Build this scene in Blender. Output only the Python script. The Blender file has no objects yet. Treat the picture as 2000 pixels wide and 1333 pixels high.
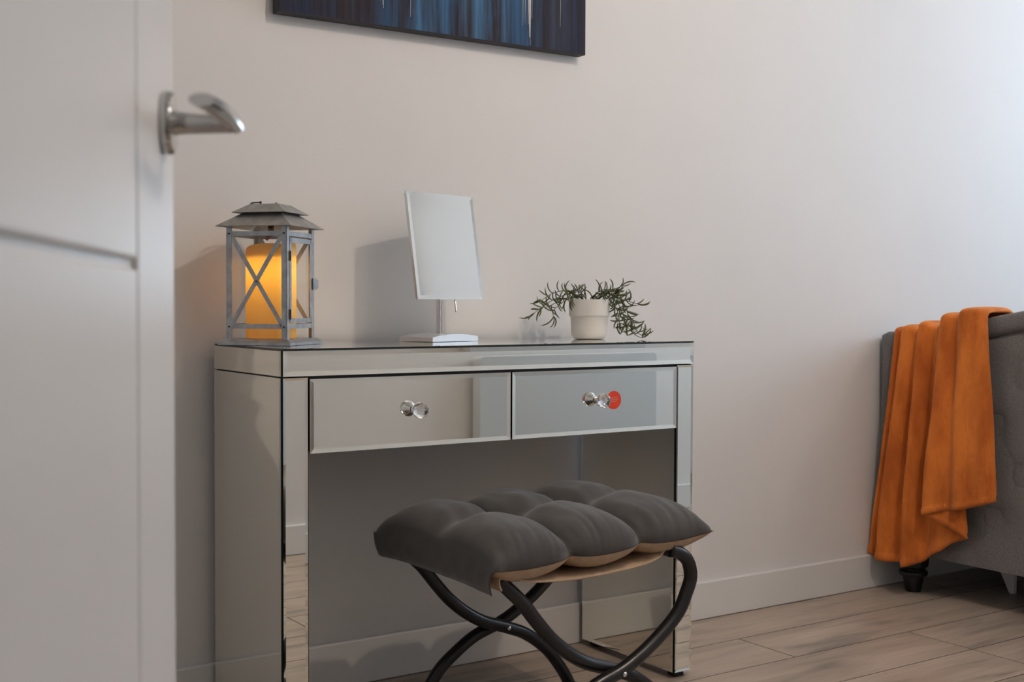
import bpy, bmesh, math, random
from mathutils import Vector, Matrix, noise
PI = math.pi
S = bpy.context.scene
COL = S.collection
R = random.Random(7)

# ------------------------------------------------------------------ camera
cam_d = bpy.data.cameras.new('camera')
cam = bpy.data.objects.new('camera', cam_d)
COL.objects.link(cam)
yaw, pitch, roll = math.radians(33.851), math.radians(-1.782), math.radians(.196)
fw = Vector((math.sin(yaw)*math.cos(pitch), math.cos(yaw)*math.cos(pitch), math.sin(pitch)))
rt = Vector((math.cos(yaw), -math.sin(yaw), 0))
up = rt.cross(fw)
rt, up = rt*math.cos(roll)+up*math.sin(roll), up*math.cos(roll)-rt*math.sin(roll)
cam.matrix_world = Matrix(((rt.x, up.x, -fw.x, 0), (rt.y, up.y, -fw.y, 0), (rt.z, up.z, -fw.z, .8669), (0, 0, 0, 1)))
cam_d.sensor_width = 36
cam_d.lens = 2411.0/2000*36
cam_d.clip_start = .01
cam_d.dof.use_dof = True
cam_d.dof.focus_distance = 2.65
cam_d.dof.aperture_fstop = cam_d.lens/6.3
S.camera = cam

# ------------------------------------------------------------------ exposure, world, lights
S.view_settings.view_transform = 'Standard'
S.view_settings.look = 'None'
S.view_settings.exposure = 0.22
S.view_settings.gamma = 1
S.view_settings.use_curve_mapping = False
W = bpy.data.worlds.new('sky'); S.world = W; W.use_nodes = True
W.node_tree.nodes['Background'].inputs['Color'].default_value = (.72, .84, 1, 1)
W.node_tree.nodes['Background'].inputs['Strength'].default_value = 1.0

def light(name, kind, loc, energy, color, **k):
    d = bpy.data.lights.new(name, kind); d.energy = energy; d.color = color
    for a, b in k.items(): setattr(d, a, b)
    o = bpy.data.objects.new(name, d); COL.objects.link(o); o.location = loc
    return o
WARM = (1, .835, .69)
light('downlight', 'POINT', (1.84, .70, 2.44), 28.5, WARM, shadow_soft_size=.028)
light('downlight', 'POINT', (3.95, .95, 2.44), 9, WARM, shadow_soft_size=.035)
o = light('window_daylight', 'AREA', (5.2, 1.42, 1.50), 33, (.64, .81, 1), shape='RECTANGLE', size=1.25, size_y=1.1)
o.rotation_euler = (0, PI/2, 0)
light('hall_light', 'POINT', (1.2, -.55, 2.3), 8.5, (1, .93, .86), shadow_soft_size=.12)

# ------------------------------------------------------------------ materials
MATS = {}
def mat(name, color=(.8, .8, .8), rough=.5, metal=0, **k):
    m = bpy.data.materials.new(name); m.use_nodes = True
    b = m.node_tree.nodes['Principled BSDF']
    b.inputs['Base Color'].default_value = (*color, 1)
    b.inputs['Roughness'].default_value = rough
    b.inputs['Metallic'].default_value = metal
    for a, v in k.items(): b.inputs[a.replace('_', ' ')].default_value = v
    MATS[name] = m
    return m
def nodes(m): return m.node_tree.nodes, m.node_tree.links, m.node_tree.nodes['Principled BSDF']
def add_noise(m, scale, c0, c1, p0=.3, p1=.7, stretch=(1, 1, 1), detail=4, bump=0, coords='Object', rnd=False, bump_scale=None):
    n, l, b = nodes(m)
    tc = n.new('ShaderNodeTexCoord'); mp = n.new('ShaderNodeMapping'); mp.inputs['Scale'].default_value = stretch
    l.new(tc.outputs[coords], mp.inputs['Vector'])
    if rnd:
        oi = n.new('ShaderNodeObjectInfo'); mu = n.new('ShaderNodeMath'); mu.operation = 'MULTIPLY'; mu.inputs[1].default_value = 37.
        l.new(oi.outputs['Random'], mu.inputs[0]); cb = n.new('ShaderNodeCombineXYZ')
        for i in range(3): l.new(mu.outputs[0], cb.inputs[i])
        l.new(cb.outputs[0], mp.inputs['Location'])
    t = n.new('ShaderNodeTexNoise'); t.inputs['Scale'].default_value = scale; t.inputs['Detail'].default_value = detail
    l.new(mp.outputs[0], t.inputs['Vector'])
    r = n.new('ShaderNodeValToRGB'); r.color_ramp.elements[0].position = p0; r.color_ramp.elements[1].position = p1
    r.color_ramp.elements[0].color = (*c0, 1); r.color_ramp.elements[1].color = (*c1, 1)
    l.new(t.outputs['Fac'], r.inputs['Fac']); l.new(r.outputs['Color'], b.inputs['Base Color'])
    if bump:
        t2 = t
        if bump_scale:
            t2 = n.new('ShaderNodeTexNoise'); t2.inputs['Scale'].default_value = bump_scale; l.new(mp.outputs[0], t2.inputs['Vector'])
        bp = n.new('ShaderNodeBump'); bp.inputs['Strength'].default_value = bump; bp.inputs['Distance'].default_value = .002
        l.new(t2.outputs['Fac'], bp.inputs['Height']); l.new(bp.outputs[0], b.inputs['Normal'])
    return m

m_wall = add_noise(mat('wall_paint', rough=.7), 3, (.74, .73, .725), (.76, .75, .745), bump=.05, bump_scale=400)
m_ceil = mat('ceiling_paint', (.82, .82, .81), .8)
m_trim = mat('trim_paint', (.76, .755, .75), .35)
m_door = add_noise(mat('door_paint', rough=.4), 4, (.66, .65, .645), (.68, .67, .665))
m_chrome = mat('satin_chrome', (.55, .55, .55), .12, 1)
m_chrome2 = mat('polished_chrome', (.8, .8, .8), .06, 1)
m_silver = mat('silver_lacquer', (.62, .63, .65), .35, .6)
m_mirror = mat('mirror_glass', (.92, .92, .855), .0, 1)
m_vanity = mat('vanity_mirror_glass', (.80, .815, .80), .0, 1)
m_edge = mat('dark_glass_edge', (.012, .02, .018), .15)
m_black = mat('black_board', (.012, .013, .013), .5)
m_rubber = mat('black_rubber', (.01, .01, .01), .6)
m_galv = add_noise(mat('galvanised_steel', rough=.42, metal=.75), 60, (.30, .32, .34), (.46, .48, .50), bump=.08)
m_roofm = add_noise(mat('weathered_steel', rough=.5, metal=.6), 45, (.30, .30, .28), (.43, .42, .40), bump=.08)
m_darkm = mat('dark_wire', (.06, .055, .05), .4, .8)
m_pot = mat('white_ceramic', (.74, .72, .69), .35)
m_soil = add_noise(mat('soil', rough=.9), 150, (.03, .025, .018), (.10, .08, .05))
m_leaf = add_noise(mat('leaf_green', rough=.5), 120, (.05, .068, .02), (.125, .145, .05), rnd=True)
m_stem = mat('stem_green', (.06, .075, .03), .55)
m_tube = mat('black_enamel_tube', (.009, .009, .0095), .3)
m_rivet = mat('steel_rivet', (.75, .75, .75), .25, 1)
m_gfab = add_noise(mat('charcoal_cotton', rough=.85, Sheen_Weight=.3), 30, (.050, .045, .043), (.066, .060, .057), bump=.25, bump_scale=900)
m_beige = add_noise(mat('beige_cotton', rough=.85), 60, (.44, .31, .205), (.52, .375, .25), bump=.2, bump_scale=900)
m_bed = add_noise(mat('grey_linen', rough=.9, Sheen_Weight=.15), 260, (.13, .123, .122), (.22, .212, .21), stretch=(1, 1, 1), detail=6, bump=.35, bump_scale=700)
m_leg = mat('black_lacquer', (.008, .008, .008), .3)
m_white = mat('white_plastic', (.8, .8, .8), .4)
m_heat = mat('heater_enamel', (.58, .615, .64), .35)
m_red = mat('red_sticker_paper', (.80, .045, .010), .5)
m_print = mat('sticker_print', (.85, .55, .38), .6)
m_canvas = mat('canvas_edge', (.016, .016, .022), .6)
m_drip = mat('white_paint', (.62, .60, .58), .5)
m_winframe = mat('window_frame_white', (.8, .8, .8), .4)

def thin_glass(name, tint=(1, 1, 1)):
    m = bpy.data.materials.new(name); m.use_nodes = True; n = m.node_tree.nodes; l = m.node_tree.links
    n.clear(); o = n.new('ShaderNodeOutputMaterial'); mx = n.new('ShaderNodeMixShader')
    t = n.new('ShaderNodeBsdfTransparent'); t.inputs[0].default_value = (*tint, 1)
    g = n.new('ShaderNodeBsdfGlossy'); g.inputs['Roughness'].default_value = 0
    lw = n.new('ShaderNodeLayerWeight'); lw.inputs[0].default_value = .5
    pw = n.new('ShaderNodeMath'); pw.operation = 'POWER'; pw.inputs[1].default_value = 4.5; l.new(lw.outputs['Facing'], pw.inputs[0])
    f = n.new('ShaderNodeMath'); f.operation = 'MULTIPLY_ADD'; f.inputs[1].default_value = .8; f.inputs[2].default_value = .06; l.new(pw.outputs[0], f.inputs[0])
    l.new(f.outputs[0], mx.inputs[0]); l.new(t.outputs[0], mx.inputs[1]); l.new(g.outputs[0], mx.inputs[2]); l.new(mx.outputs[0], o.inputs[0])
    return m
m_pane = thin_glass('thin_glass', (.97, .98, .97))
m_crystal = mat('crystal', (1, 1, 1), .0, 0, Transmission_Weight=1, IOR=1.54)

# candle wax: diffuse + translucent shell
m_wax = bpy.data.materials.new('candle_wax'); m_wax.use_nodes = True
n, l = m_wax.node_tree.nodes, m_wax.node_tree.links
n.clear(); o = n.new('ShaderNodeOutputMaterial'); mx = n.new('ShaderNodeMixShader'); mx.inputs[0].default_value = .33
d = n.new('ShaderNodeBsdfDiffuse'); d.inputs[0].default_value = (.74, .56, .17, 1)
t = n.new('ShaderNodeBsdfTranslucent'); t.inputs[0].default_value = (.9, .56, .10, 1)
l.new(d.outputs[0], mx.inputs[1]); l.new(t.outputs[0], mx.inputs[2]); l.new(mx.outputs[0], o.inputs[0])

# orange velvet throw
m_throw = add_noise(mat('orange_fleece', rough=.95, Sheen_Weight=.6, Sheen_Roughness=.45, Sheen_Tint=(1, .55, .25, 1)), 15,
                    (.50, .115, .013), (.78, .222, .034), p0=.37, p1=.63, stretch=(1, 1, .38), detail=8, bump=1.0, bump_scale=260)

# floor laminate
m_floor = mat('grey_oak_laminate', rough=.42)
n, l, b = nodes(m_floor)
tc = n.new('ShaderNodeTexCoord'); oi = n.new('ShaderNodeObjectInfo')
mu = n.new('ShaderNodeMath'); mu.operation = 'MULTIPLY'; mu.inputs[1].default_value = 53.
l.new(oi.outputs['Random'], mu.inputs[0]); cb = n.new('ShaderNodeCombineXYZ')
for i in range(3): l.new(mu.outputs[0], cb.inputs[i])
def stretched(sx, sy, scale, detail, rough=.5):
    mp = n.new('ShaderNodeMapping'); mp.inputs['Scale'].default_value = (sx, sy, 1)
    l.new(tc.outputs['Object'], mp.inputs['Vector']); l.new(cb.outputs[0], mp.inputs['Location'])
    t = n.new('ShaderNodeTexNoise'); t.inputs['Scale'].default_value = scale; t.inputs['Detail'].default_value = detail
    t.inputs['Roughness'].default_value = rough; t.inputs['Distortion'].default_value = .4
    l.new(mp.outputs[0], t.inputs['Vector']); return t
def ramp(t, p0, c0, p1, c1):
    r = n.new('ShaderNodeValToRGB'); e = r.color_ramp.elements
    e[0].position, e[1].position = p0, p1; e[0].color, e[1].color = (*c0, 1), (*c1, 1)
    l.new(t.outputs['Fac'], r.inputs['Fac']); return r
def mixc(a, bb, mode, fac=1.):
    x = n.new('ShaderNodeMixRGB'); x.blend_type = mode; x.inputs[0].default_value = fac
    l.new(a.outputs[0], x.inputs[1]); l.new(bb.outputs[0], x.inputs[2]); return x
base = ramp(stretched(1.2, 9, 1.6, 5), .35, (.40, .325, .262), .65, (.56, .465, .385))
grain = ramp(stretched(3, 70, 2.2, 6, .65), .3, (.80, .80, .80), .62, (1, 1, 1))
cloud = ramp(stretched(2.2, 13, 1.25, 3), .30, (.50, .52, .54), .46, (1, 1, 1))
c = mixc(mixc(base, grain, 'MULTIPLY'), cloud, 'MULTIPLY', .85)
l.new(c.outputs[0], b.inputs['Base Color'])

m_groove = mat('plank_groove', (.085, .058, .045), .6)

# painting: vertical streaks of blue over umber
m_paint = mat('abstract_paint', rough=.8, Specular_IOR_Level=.2)
n, l, b = nodes(m_paint)
tc = n.new('ShaderNodeTexCoord'); cb = n.new('ShaderNodeCombineXYZ')
s1 = ramp(stretched(7, 2.2, 1.0, 6, .62), .44, (.036, .026, .028), .66, (.026, .038, .078))
s2 = ramp(stretched(16, 2.6, 1.0, 6, .66), .44, (0, 0, 0), .66, (.040, .165, .32))
s3 = ramp(stretched(60, 26, 1.2, 6, .75), .35, (.5, .5, .5), .7, (1.3, 1.3, 1.3))
for nd in n:
    if nd.type == 'MAPPING': nd.inputs['Rotation'].default_value = (PI/2, 0, 0)
# blue is concentrated in the middle of the canvas
sp = n.new('ShaderNodeSeparateXYZ'); l.new(tc.outputs['Object'], sp.inputs[0])
mr = n.new('ShaderNodeValToRGB'); e = mr.color_ramp.elements
e[0].position = .12; e[0].color = (.08, .07, .07, 1); e[1].position = .95; e[1].color = (.10, .09, .1, 1)
for p_, v_ in ((.30, .30), (.42, 1.0), (.72, .9), (.80, .35)):
    q = e.new(p_); q.color = (v_, v_, v_, 1)
ma = n.new('ShaderNodeMath'); ma.operation = 'MULTIPLY_ADD'; ma.inputs[1].default_value = 1/.82; ma.inputs[2].default_value = .5
l.new(sp.outputs[0], ma.inputs[0]); l.new(ma.outputs[0], mr.inputs['Fac'])
c = mixc(mixc(s1, mixc(s2, mr, 'MULTIPLY'), 'ADD'), s3, 'MULTIPLY', .8)
l.new(c.outputs[0], b.inputs['Base Color'])

# ------------------------------------------------------------------ helpers
def link(name, bm, m=None, parent=None, smooth=False, loc=None):
    me = bpy.data.meshes.new(name)
    bmesh.ops.recalc_face_normals(bm, faces=bm.faces)
    bm.to_mesh(me); bm.free()
    for x in (m if isinstance(m, (list, tuple)) else [m]):
        if x: me.materials.append(x)
    if smooth:
        for p in me.polygons: p.use_smooth = True
        if smooth != 'all' and hasattr(me, 'set_sharp_from_angle'): me.set_sharp_from_angle(angle=math.radians(40))
    o = bpy.data.objects.new(name, me); COL.objects.link(o)
    if parent: o.parent = parent
    if loc: o.location = loc
    return o
def tag(o, label=None, cat=None, group=None, kind=None):
    if label: o['label'] = label
    if cat: o['category'] = cat
    if group: o['group'] = group
    if kind: o['kind'] = kind
    return o
def thing(name, label, cat, loc=(0, 0, 0), rz=0, group=None):
    o = bpy.data.objects.new(name, None); COL.objects.link(o); o.location = loc; o.rotation_euler = (0, 0, rz)
    o.empty_display_size = .05
    return tag(o, label, cat, group)
NB = bmesh.new
def box(bm, x0, x1, y0, y1, z0, z1, bev=0, seg=2, mi=0):
    M = Matrix.Translation(((x0+x1)/2, (y0+y1)/2, (z0+z1)/2)) @ Matrix.Diagonal((abs(x1-x0), abs(y1-y0), abs(z1-z0), 1))
    vs = bmesh.ops.create_cube(bm, size=1, matrix=M)['verts']
    fs = list({f for v in vs for f in v.link_faces})
    for f in fs: f.material_index = mi
    if bev:
        es = list({e for v in vs for e in v.link_edges})
        bmesh.ops.bevel(bm, geom=es, offset=bev, segments=seg, affect='EDGES', profile=.5)
    return vs
def obox(bm, c, ax, ay, az, sx, sy, sz, mi=0):
    M = Matrix((( *ax, 0), (*ay, 0), (*az, 0), (0, 0, 0, 1))).transposed()
    M = Matrix.Translation(c) @ M @ Matrix.Diagonal((sx, sy, sz, 1))
    vs = bmesh.ops.create_cube(bm, size=1, matrix=M)['verts']
    for f in {f for v in vs for f in v.link_faces}: f.material_index = mi
def lathe(bm, prof, n=32, c=(0, 0, 0), M=None, mi=0, a0=0):
    rings = []
    for r, z in prof:
        ring = []
        for k in range(n):
            a = a0+2*PI*k/n
            p = Vector((r*math.cos(a), r*math.sin(a), z))
            if M: p = M @ p
            ring.append(bm.verts.new(p+Vector(c)))
        rings.append(ring)
    for i in range(len(rings)-1):
        for k in range(n):
            bm.faces.new((rings[i][k], rings[i][(k+1) % n], rings[i+1][(k+1) % n], rings[i+1][k])).material_index = mi
    for ring, p in ((rings[0], prof[0]), (rings[-1], prof[-1])):
        if p[0] > 1e-6: bm.faces.new(ring).material_index = mi
    return rings
def crom(pts, n):
    pts = [Vector(p) for p in pts]; P = [2*pts[0]-pts[1]]+pts+[2*pts[-1]-pts[-2]]; out = []
    m = len(pts)-1
    for i in range(n+1):
        t = i/n*m; k = min(int(t), m-1); t -= k
        a, b_, c_, d_ = P[k:k+4]
        out.append(.5*((2*b_)+(c_-a)*t+(2*a-5*b_+4*c_-d_)*t*t+(3*b_-a-3*c_+d_)*t**3))
    return out
def tube(bm, pts, r, n=12, cap=True, mi=0):
    pts = [Vector(p) for p in pts]; rs = r if isinstance(r, (list, tuple)) else [r]*len(pts)
    T = [(pts[min(i+1, len(pts)-1)]-pts[max(i-1, 0)]).normalized() for i in range(len(pts))]
    nv = T[0].orthogonal().normalized(); rings = []
    for i, p in enumerate(pts):
        nv = (nv-T[i]*nv.dot(T[i])).normalized(); bv = T[i].cross(nv)
        rings.append([bm.verts.new(p+(nv*math.cos(2*PI*k/n)+bv*math.sin(2*PI*k/n))*rs[i]) for k in range(n)])
    for i in range(len(rings)-1):
        for k in range(n):
            bm.faces.new((rings[i][k], rings[i][(k+1) % n], rings[i+1][(k+1) % n], rings[i+1][k])).material_index = mi
    if cap:
        for g in (rings[0], rings[-1]): bm.faces.new(g).material_index = mi
def grid(bm, nu, nv, f, mi=0):
    vs = [[bm.verts.new(f(i/nu, j/nv)) for j in range(nv+1)] for i in range(nu+1)]
    for i in range(nu):
        for j in range(nv):
            bm.faces.new((vs[i][j], vs[i+1][j], vs[i+1][j+1], vs[i][j+1])).material_index = mi
    return vs
def solid(o, th, off=-1):
    m = o.modifiers.new('solidify', 'SOLIDIFY'); m.thickness = th; m.offset = off; return m
def mirror_panel(bm, o, u, v, n_, w, h, th=.004, bev=.009, rise=.0011):
    """mirror sheet with a ground perimeter; slot 0 mirror, slot 1 dark glass edge"""
    o, u, v, n_ = map(Vector, (o, u, v, n_))
    def ring(ins, d): return [bm.verts.new(o+u*a+v*c_+n_*d) for a, c_ in ((ins, ins), (w-ins, ins), (w-ins, h-ins), (ins, h-ins))]
    bk, fr, inn = ring(0, 0), ring(0, th+rise), ring(bev, th)
    for k in range(4):
        j = (k+1) % 4
        bm.faces.new((bk[k], bk[j], fr[j], fr[k])).material_index = 1
        bm.faces.new((fr[k], fr[j], inn[j], inn[k])).material_index = 0
    bm.faces.new(inn).material_index = 0
    bm.faces.new(bk[::-1]).material_index = 1

# ------------------------------------------------------------------ room shell
YB, YF, XL, XR, ZC = 2.508, .347, -.35, 5.25, 2.5
HY = -1.15            # far side of the hall behind the camera
bm = NB(); box(bm, XL-.1, XR+.1, YB, YB+.1, 0, ZC)
tag(link('wall_back', bm, m_wall), 'pale warm white wall behind the mirrored desk', 'wall', kind='structure')
bm = NB()             # wall with the doorway the camera looks through
DX0, DX1, DZ = 0.0, .785, 2.05
box(bm, XL-.1, DX0-.03, YF-.11, YF, 0, ZC)
box(bm, DX1+.03, XR+.1, YF-.11, YF, 0, ZC)
box(bm, DX0-.03, DX1+.03, YF-.11, YF, DZ+.03, ZC)
tag(link('wall_front', bm, m_wall), 'white wall opposite the desk, seen in the drawer mirrors', 'wall', kind='structure')
bm = NB(); box(bm, XL-.1, XL, HY, YB, 0, ZC)
tag(link('wall_left', bm, m_wall), 'white wall on the left beyond the door', 'wall', kind='structure')
WY0, WY1, WZ0, WZ1 = .84, 2.0, .85, 2.15
bm = NB()
box(bm, XR, XR+.1, YF-.11, WY0, 0, ZC); box(bm, XR, XR+.1, WY1, YB+.1, 0, ZC)
box(bm, XR, XR+.1, WY0, WY1, 0, WZ0); box(bm, XR, XR+.1, WY0, WY1, WZ1, ZC)
tag(link('wall_right', bm, m_wall), 'white end wall with the window, right of the bed', 'wall', kind='structure')
bm = NB(); box(bm, XL-.1, XR+.1, HY-.1, YB+.1, ZC, ZC+.1)
tag(link('ceiling', bm, m_ceil), 'flat white ceiling', 'ceiling', kind='structure')
bm = NB(); box(bm, XL-.1, 2.6, HY-.1, HY, 0, ZC); box(bm, 2.5, 2.6, HY, YF-.11, 0, ZC)
tag(link('wall_hall', bm, m_wall), 'white hall walls behind the doorway', 'wall', kind='structure')
win = tag(thing('window_1', 'white framed window in the end wall beyond the bed', 'window', (XR+.05, (WY0+WY1)/2, WZ0)), kind='structure')
bm = NB(); hw, hh = (WY1-WY0)/2, WZ1-WZ0
for a in ((-hw, -hw+.05, 0, hh), (hw-.05, hw, 0, hh), (-hw+.05, hw-.05, 0, .05), (-hw+.05, hw-.05, hh-.05, hh), (-.02, .02, .05, hh-.05)):
    box(bm, -.04, .04, a[0], a[1], a[2], a[3], .004, 1)
link('window_frame', bm, m_winframe, win)
for s in (-1, 1):
    bm = NB(); a, b_ = sorted((s*.02, s*(hw-.05))); bm.faces.new([bm.verts.new(p) for p in ((0, a, .05), (0, b_, .05), (0, b_, hh-.05), (0, a, hh-.05))])
    link('window_pane', bm, m_pane, win)

# baseboards
def board(name, x0, x1, y0, y1, lab):
    bm = NB(); box(bm, x0, x1, y0, y1, .001, .1026, .003, 2)
    return tag(link(name, bm, m_trim), lab, 'baseboard', kind='structure')
board('baseboard_back', XL, XR, YB-.015, YB, 'white square baseboard along the wall behind the desk')
board('baseboard_front', DX1+.1, XR, YF, YF+.015, 'white baseboard on the wall opposite the desk')
board('baseboard_left', XL, XL+.015, YF+.02, YB-.02, 'white baseboard along the left wall')
board('baseboard_right', XR-.015, XR, YF+.02, YB-.02, 'white baseboard under the window')
# door lining and architrave
bm = NB()
box(bm, DX0-.03, DX0, YF-.11, YF, 0, DZ+.03, .002, 1); box(bm, DX1, DX1+.03, YF-.11, YF, 0, DZ+.03, .002, 1); box(bm, DX0, DX1, YF-.11, YF, DZ, DZ+.03, .002, 1)
for y0, y1 in ((YF, YF+.014),):
    box(bm, DX0-.09, DX0-.012, y0, y1, 0, DZ+.09, .003, 1); box(bm, DX1+.012, DX1+.09, y0, y1, 0, DZ+.09, .003, 1); box(bm, DX0-.012, DX1+.012, y0, y1, DZ+.012, DZ+.09, .003, 1)
tag(link('trim_1', bm, m_trim), 'white door lining and architrave of the open doorway', 'door frame', kind='structure')

# floor of individual planks
bm = NB(); box(bm, XL-.1, XR+.1, HY-.1, YB+.1, -.06, -.012)
floor = tag(link('floor', bm, m_black), 'grey brown oak laminate plank floor', 'floor', kind='structure')
PW, y = .1955, 2.104+.1955*2
row = 0
J = {0: .62, 1: 2.251, 2: 2.675}
meshes = {}
def plank_mesh(L, w):
    k = (round(L, 3), round(w, 3))
    if k not in meshes:
        bm = NB(); g = .0005; b2 = .0011
        a = [bm.verts.new(p) for p in ((-L/2+g, -w/2+g, -.012), (L/2-g, -w/2+g, -.012), (L/2-g, w/2-g, -.012), (-L/2+g, w/2-g, -.012))]
        c_ = [bm.verts.new(p) for p in ((-L/2+g, -w/2+g, -b2), (L/2-g, -w/2+g, -b2), (L/2-g, w/2-g, -b2), (-L/2+g, w/2-g, -b2))]
        d_ = [bm.verts.new(p) for p in ((-L/2+g+b2, -w/2+g+b2, 0), (L/2-g-b2, -w/2+g+b2, 0), (L/2-g-b2, w/2-g-b2, 0), (-L/2+g+b2, w/2-g-b2, 0))]
        for i in range(4):
            j = (i+1) % 4; bm.faces.new((a[i], a[j], c_[j], c_[i])).material_index = 1; bm.faces.new((c_[i], c_[j], d_[j], d_[i])).material_index = 1
        bm.faces.new(d_); bmesh.ops.recalc_face_normals(bm, faces=bm.faces)
        me = bpy.data.meshes.new('plank'); bm.to_mesh(me); bm.free(); me.materials.append(m_floor); me.materials.append(m_groove); meshes[k] = me
    return meshes[k]
rows = [(2.495-.0, 2.508)]
while y > HY:
    y1, y0 = y, max(y-PW, HY)
    if row == 0: y1 = YB
    LEN = 1.29; j0 = J.get(row, R.uniform(0, LEN)); xs = [XL]
    x = j0-math.ceil((j0-XL)/LEN)*LEN
    while x < XR:
        if x > XL+.05: xs.append(x)
        x += LEN
    xs.append(XR)
    for a, b_ in zip(xs, xs[1:]):
        if y1 <= YF-.11 and a > 2.5: continue
        o = bpy.data.objects.new('plank', plank_mesh(b_-a, y1-y0)); COL.objects.link(o); o.parent = floor
        o.location = ((a+b_)/2, (y0+y1)/2, 0)
    y -= PW; row += 1
    if row == 1: y = 2.104+PW

# ------------------------------------------------------------------ open door with lever handle
hinge = Vector((.011, .350, 0)); dd = Vector((.4408, .8976, 0)).normalized(); dn = Vector((dd.y, -dd.x, 0))
door = bpy.data.objects.new('door_1', None)
Md = Matrix(((dd.x, dn.x, 0, hinge.x), (dd.y, dn.y, 0, hinge.y), (0, 0, 1, 0), (0, 0, 0, 1)))
# local: X along leaf from hinge, Y = -face normal handled by mirrored axes -> keep right handed
Md = Matrix(((dd.x, -dn.x, 0, hinge.x), (dd.y, -dn.y, 0, hinge.y), (0, 0, 1, 0), (0, 0, 0, 1)))   # local -Y is the visible face
bm = NB(); DW, DH, g = .762, 2.03, .007
box(bm, 0, DW, .005, .040, .012, DH)                       # core
sx = DW-.184
hz = [.893]
# the routed face: stile strip on the latch side and panels between the horizontal grooves
def leaf(x0, x1, z0, z1): box(bm, x0, x1, 0, .0055, z0, z1, .0022, 2)
leaf(sx+g/2, DW, .012, DH)
zs = [.012]+hz+[1.62, DH]
for i in range(len(zs)-1): leaf(0, sx-g/2, zs[i]+(g/2 if i else 0), zs[i+1]-(g/2 if i < len(zs)-2 else 0))
bpy.data.objects.remove(door)
door = link('door_1', bm, m_door); door.matrix_world = Md
tag(door, 'white painted door with routed grooves standing open at the left', 'door', kind='structure')
# handle: rose, neck and lever (local coordinates of the door; -Y outwards)
hx, hzz = DW-.0614, 1.0096
RX = Matrix.Rotation(PI/2, 4, 'X')                          # local z -> -y
bm = NB(); lathe(bm, [(.0245, 0), (.0252, .002), (.0252, .007), (.0235, .0095), (.012, .0098)], 40, (hx, 0, hzz), RX)
handle = NB()
lathe(handle, [(.0105, .008), (.0092, .012), (.0085, .02), (.0068, .054)], 24, (hx, 0, hzz), RX)
pts = crom([(hx+.010, -.0555, hzz), (hx-.012, -.0550, hzz), (hx-.045, -.0535, hzz), (hx-.085, -.0500, hzz), (hx-.122, -.044, hzz)], 28)
# flattened grip: tall oval section swept along the curve
prev = None
rings = []
for i, p in enumerate(pts):
    t_ = i/(len(pts)-1); T = (pts[min(i+1, 28)]-pts[max(i-1, 0)]).normalized(); side = T.cross(Vector((0, 0, 1))).normalized()
    a, b_ = .0075+.0022*t_, .0062-.0014*t_
    rings.append([handle.verts.new(p+side*a*math.cos(2*PI*k/16)+Vector((0, 0, 1))*b_*math.sin(2*PI*k/16)) for k in range(16)])
for i in range(len(rings)-1):
    for k in range(16): handle.faces.new((rings[i][k], rings[i][(k+1) % 16], rings[i+1][(k+1) % 16], rings[i+1][k]))
handle.faces.new(rings[0]); handle.faces.new(rings[-1])
h = link('door_handle', handle, m_chrome, door, smooth=True); h['label'] = 'satin chrome curved lever handle'
link('handle_rose', bm, m_chrome, h, smooth=True)

# ------------------------------------------------------------------ panel heater (seen in the drawer mirrors)
ht = thing('panel_heater', 'pale grey panel heater on the opposite wall, reflected in the desk drawers', 'heater', (2.86, YF, .207))
bm = NB(); 
rc, ol = .018, []
for cx_, cz_, a0 in ((.407, .442, 0), (-.407, .442, 90), (-.407, .04, 180), (.407, .04, 270)):
    for k in range(6): a = math.radians(a0+18*k); ol.append((cx_+rc*math.cos(a), cz_+rc*math.sin(a)))
A_ = [bm.verts.new((x, .025, z_)) for x, z_ in ol]; B_ = [bm.verts.new((x, .0742, z_)) for x, z_ in ol]; C_ = [bm.verts.new((x*.9985, .075, .24+(z_-.24)*.9975)) for x, z_ in ol]
for k in range(24): j = (k+1) % 24; bm.faces.new((A_[k], A_[j], B_[j], B_[k])); bm.faces.new((B_[k], B_[j], C_[j], C_[k]))
bm.faces.new(A_[::-1]); bm.faces.new(C_)
link('heater_panel', bm, m_heat, ht, smooth=True)
for s in (-.3, .3):
    bm = NB(); box(bm, s-.03, s+.03, 0, .026, .06, .40); link('wall_bracket', bm, m_white, ht)

# ------------------------------------------------------------------ mirrored console desk
X0, DWD, Y0, DDP, TZ = .917, 1.0176, 2.1313, .3475, .78
desk = thing('console_desk', 'mirrored two drawer console desk against the white wall', 'desk', (X0, Y0, 0))
# local frame: x 0..DWD, y 0..DDP
LW, ZA, ZB = .0535, .7264, .015
bm = NB()
box(bm, .004, DWD-.004, .004, DDP, .7290, .7755)                    # apron core
box(bm, .004, LW-.004, .004, DDP-.002, ZB+.002, ZA)
box(bm, DWD-LW+.004, DWD-.004, .004, DDP-.002, ZB+.002, ZA)
box(bm, LW, DWD-LW, .006, DDP-.002, .586, .7290)                    # drawer carcase
link('carcase', bm, m_black, desk)
X_, Y_, Z_ = Vector((1, 0, 0)), Vector((0, 1, 0)), Vector((0, 0, 1))
def mp(name, *a, parent=desk, **k):
    bm = NB(); mirror_panel(bm, *a, **k); me = link(name, bm, [m_mirror, m_edge], parent); return me
mp('mirror_top', (0, 0, .7760), X_, Y_, Z_, DWD, DDP, th=.004, bev=.010, rise=-.0004)
mp('apron_mirror', (.002, .004, ZA+.0015), X_, Z_, -Y_, DWD-.004, .0475)
mp('apron_mirror', (.004, DDP, ZA+.0015), -Y_, Z_, -X_, DDP-.002, .0475)
mp('apron_mirror', (DWD-.004, .002, ZA+.0015), Y_, Z_, X_, DDP-.002, .0475)
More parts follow.
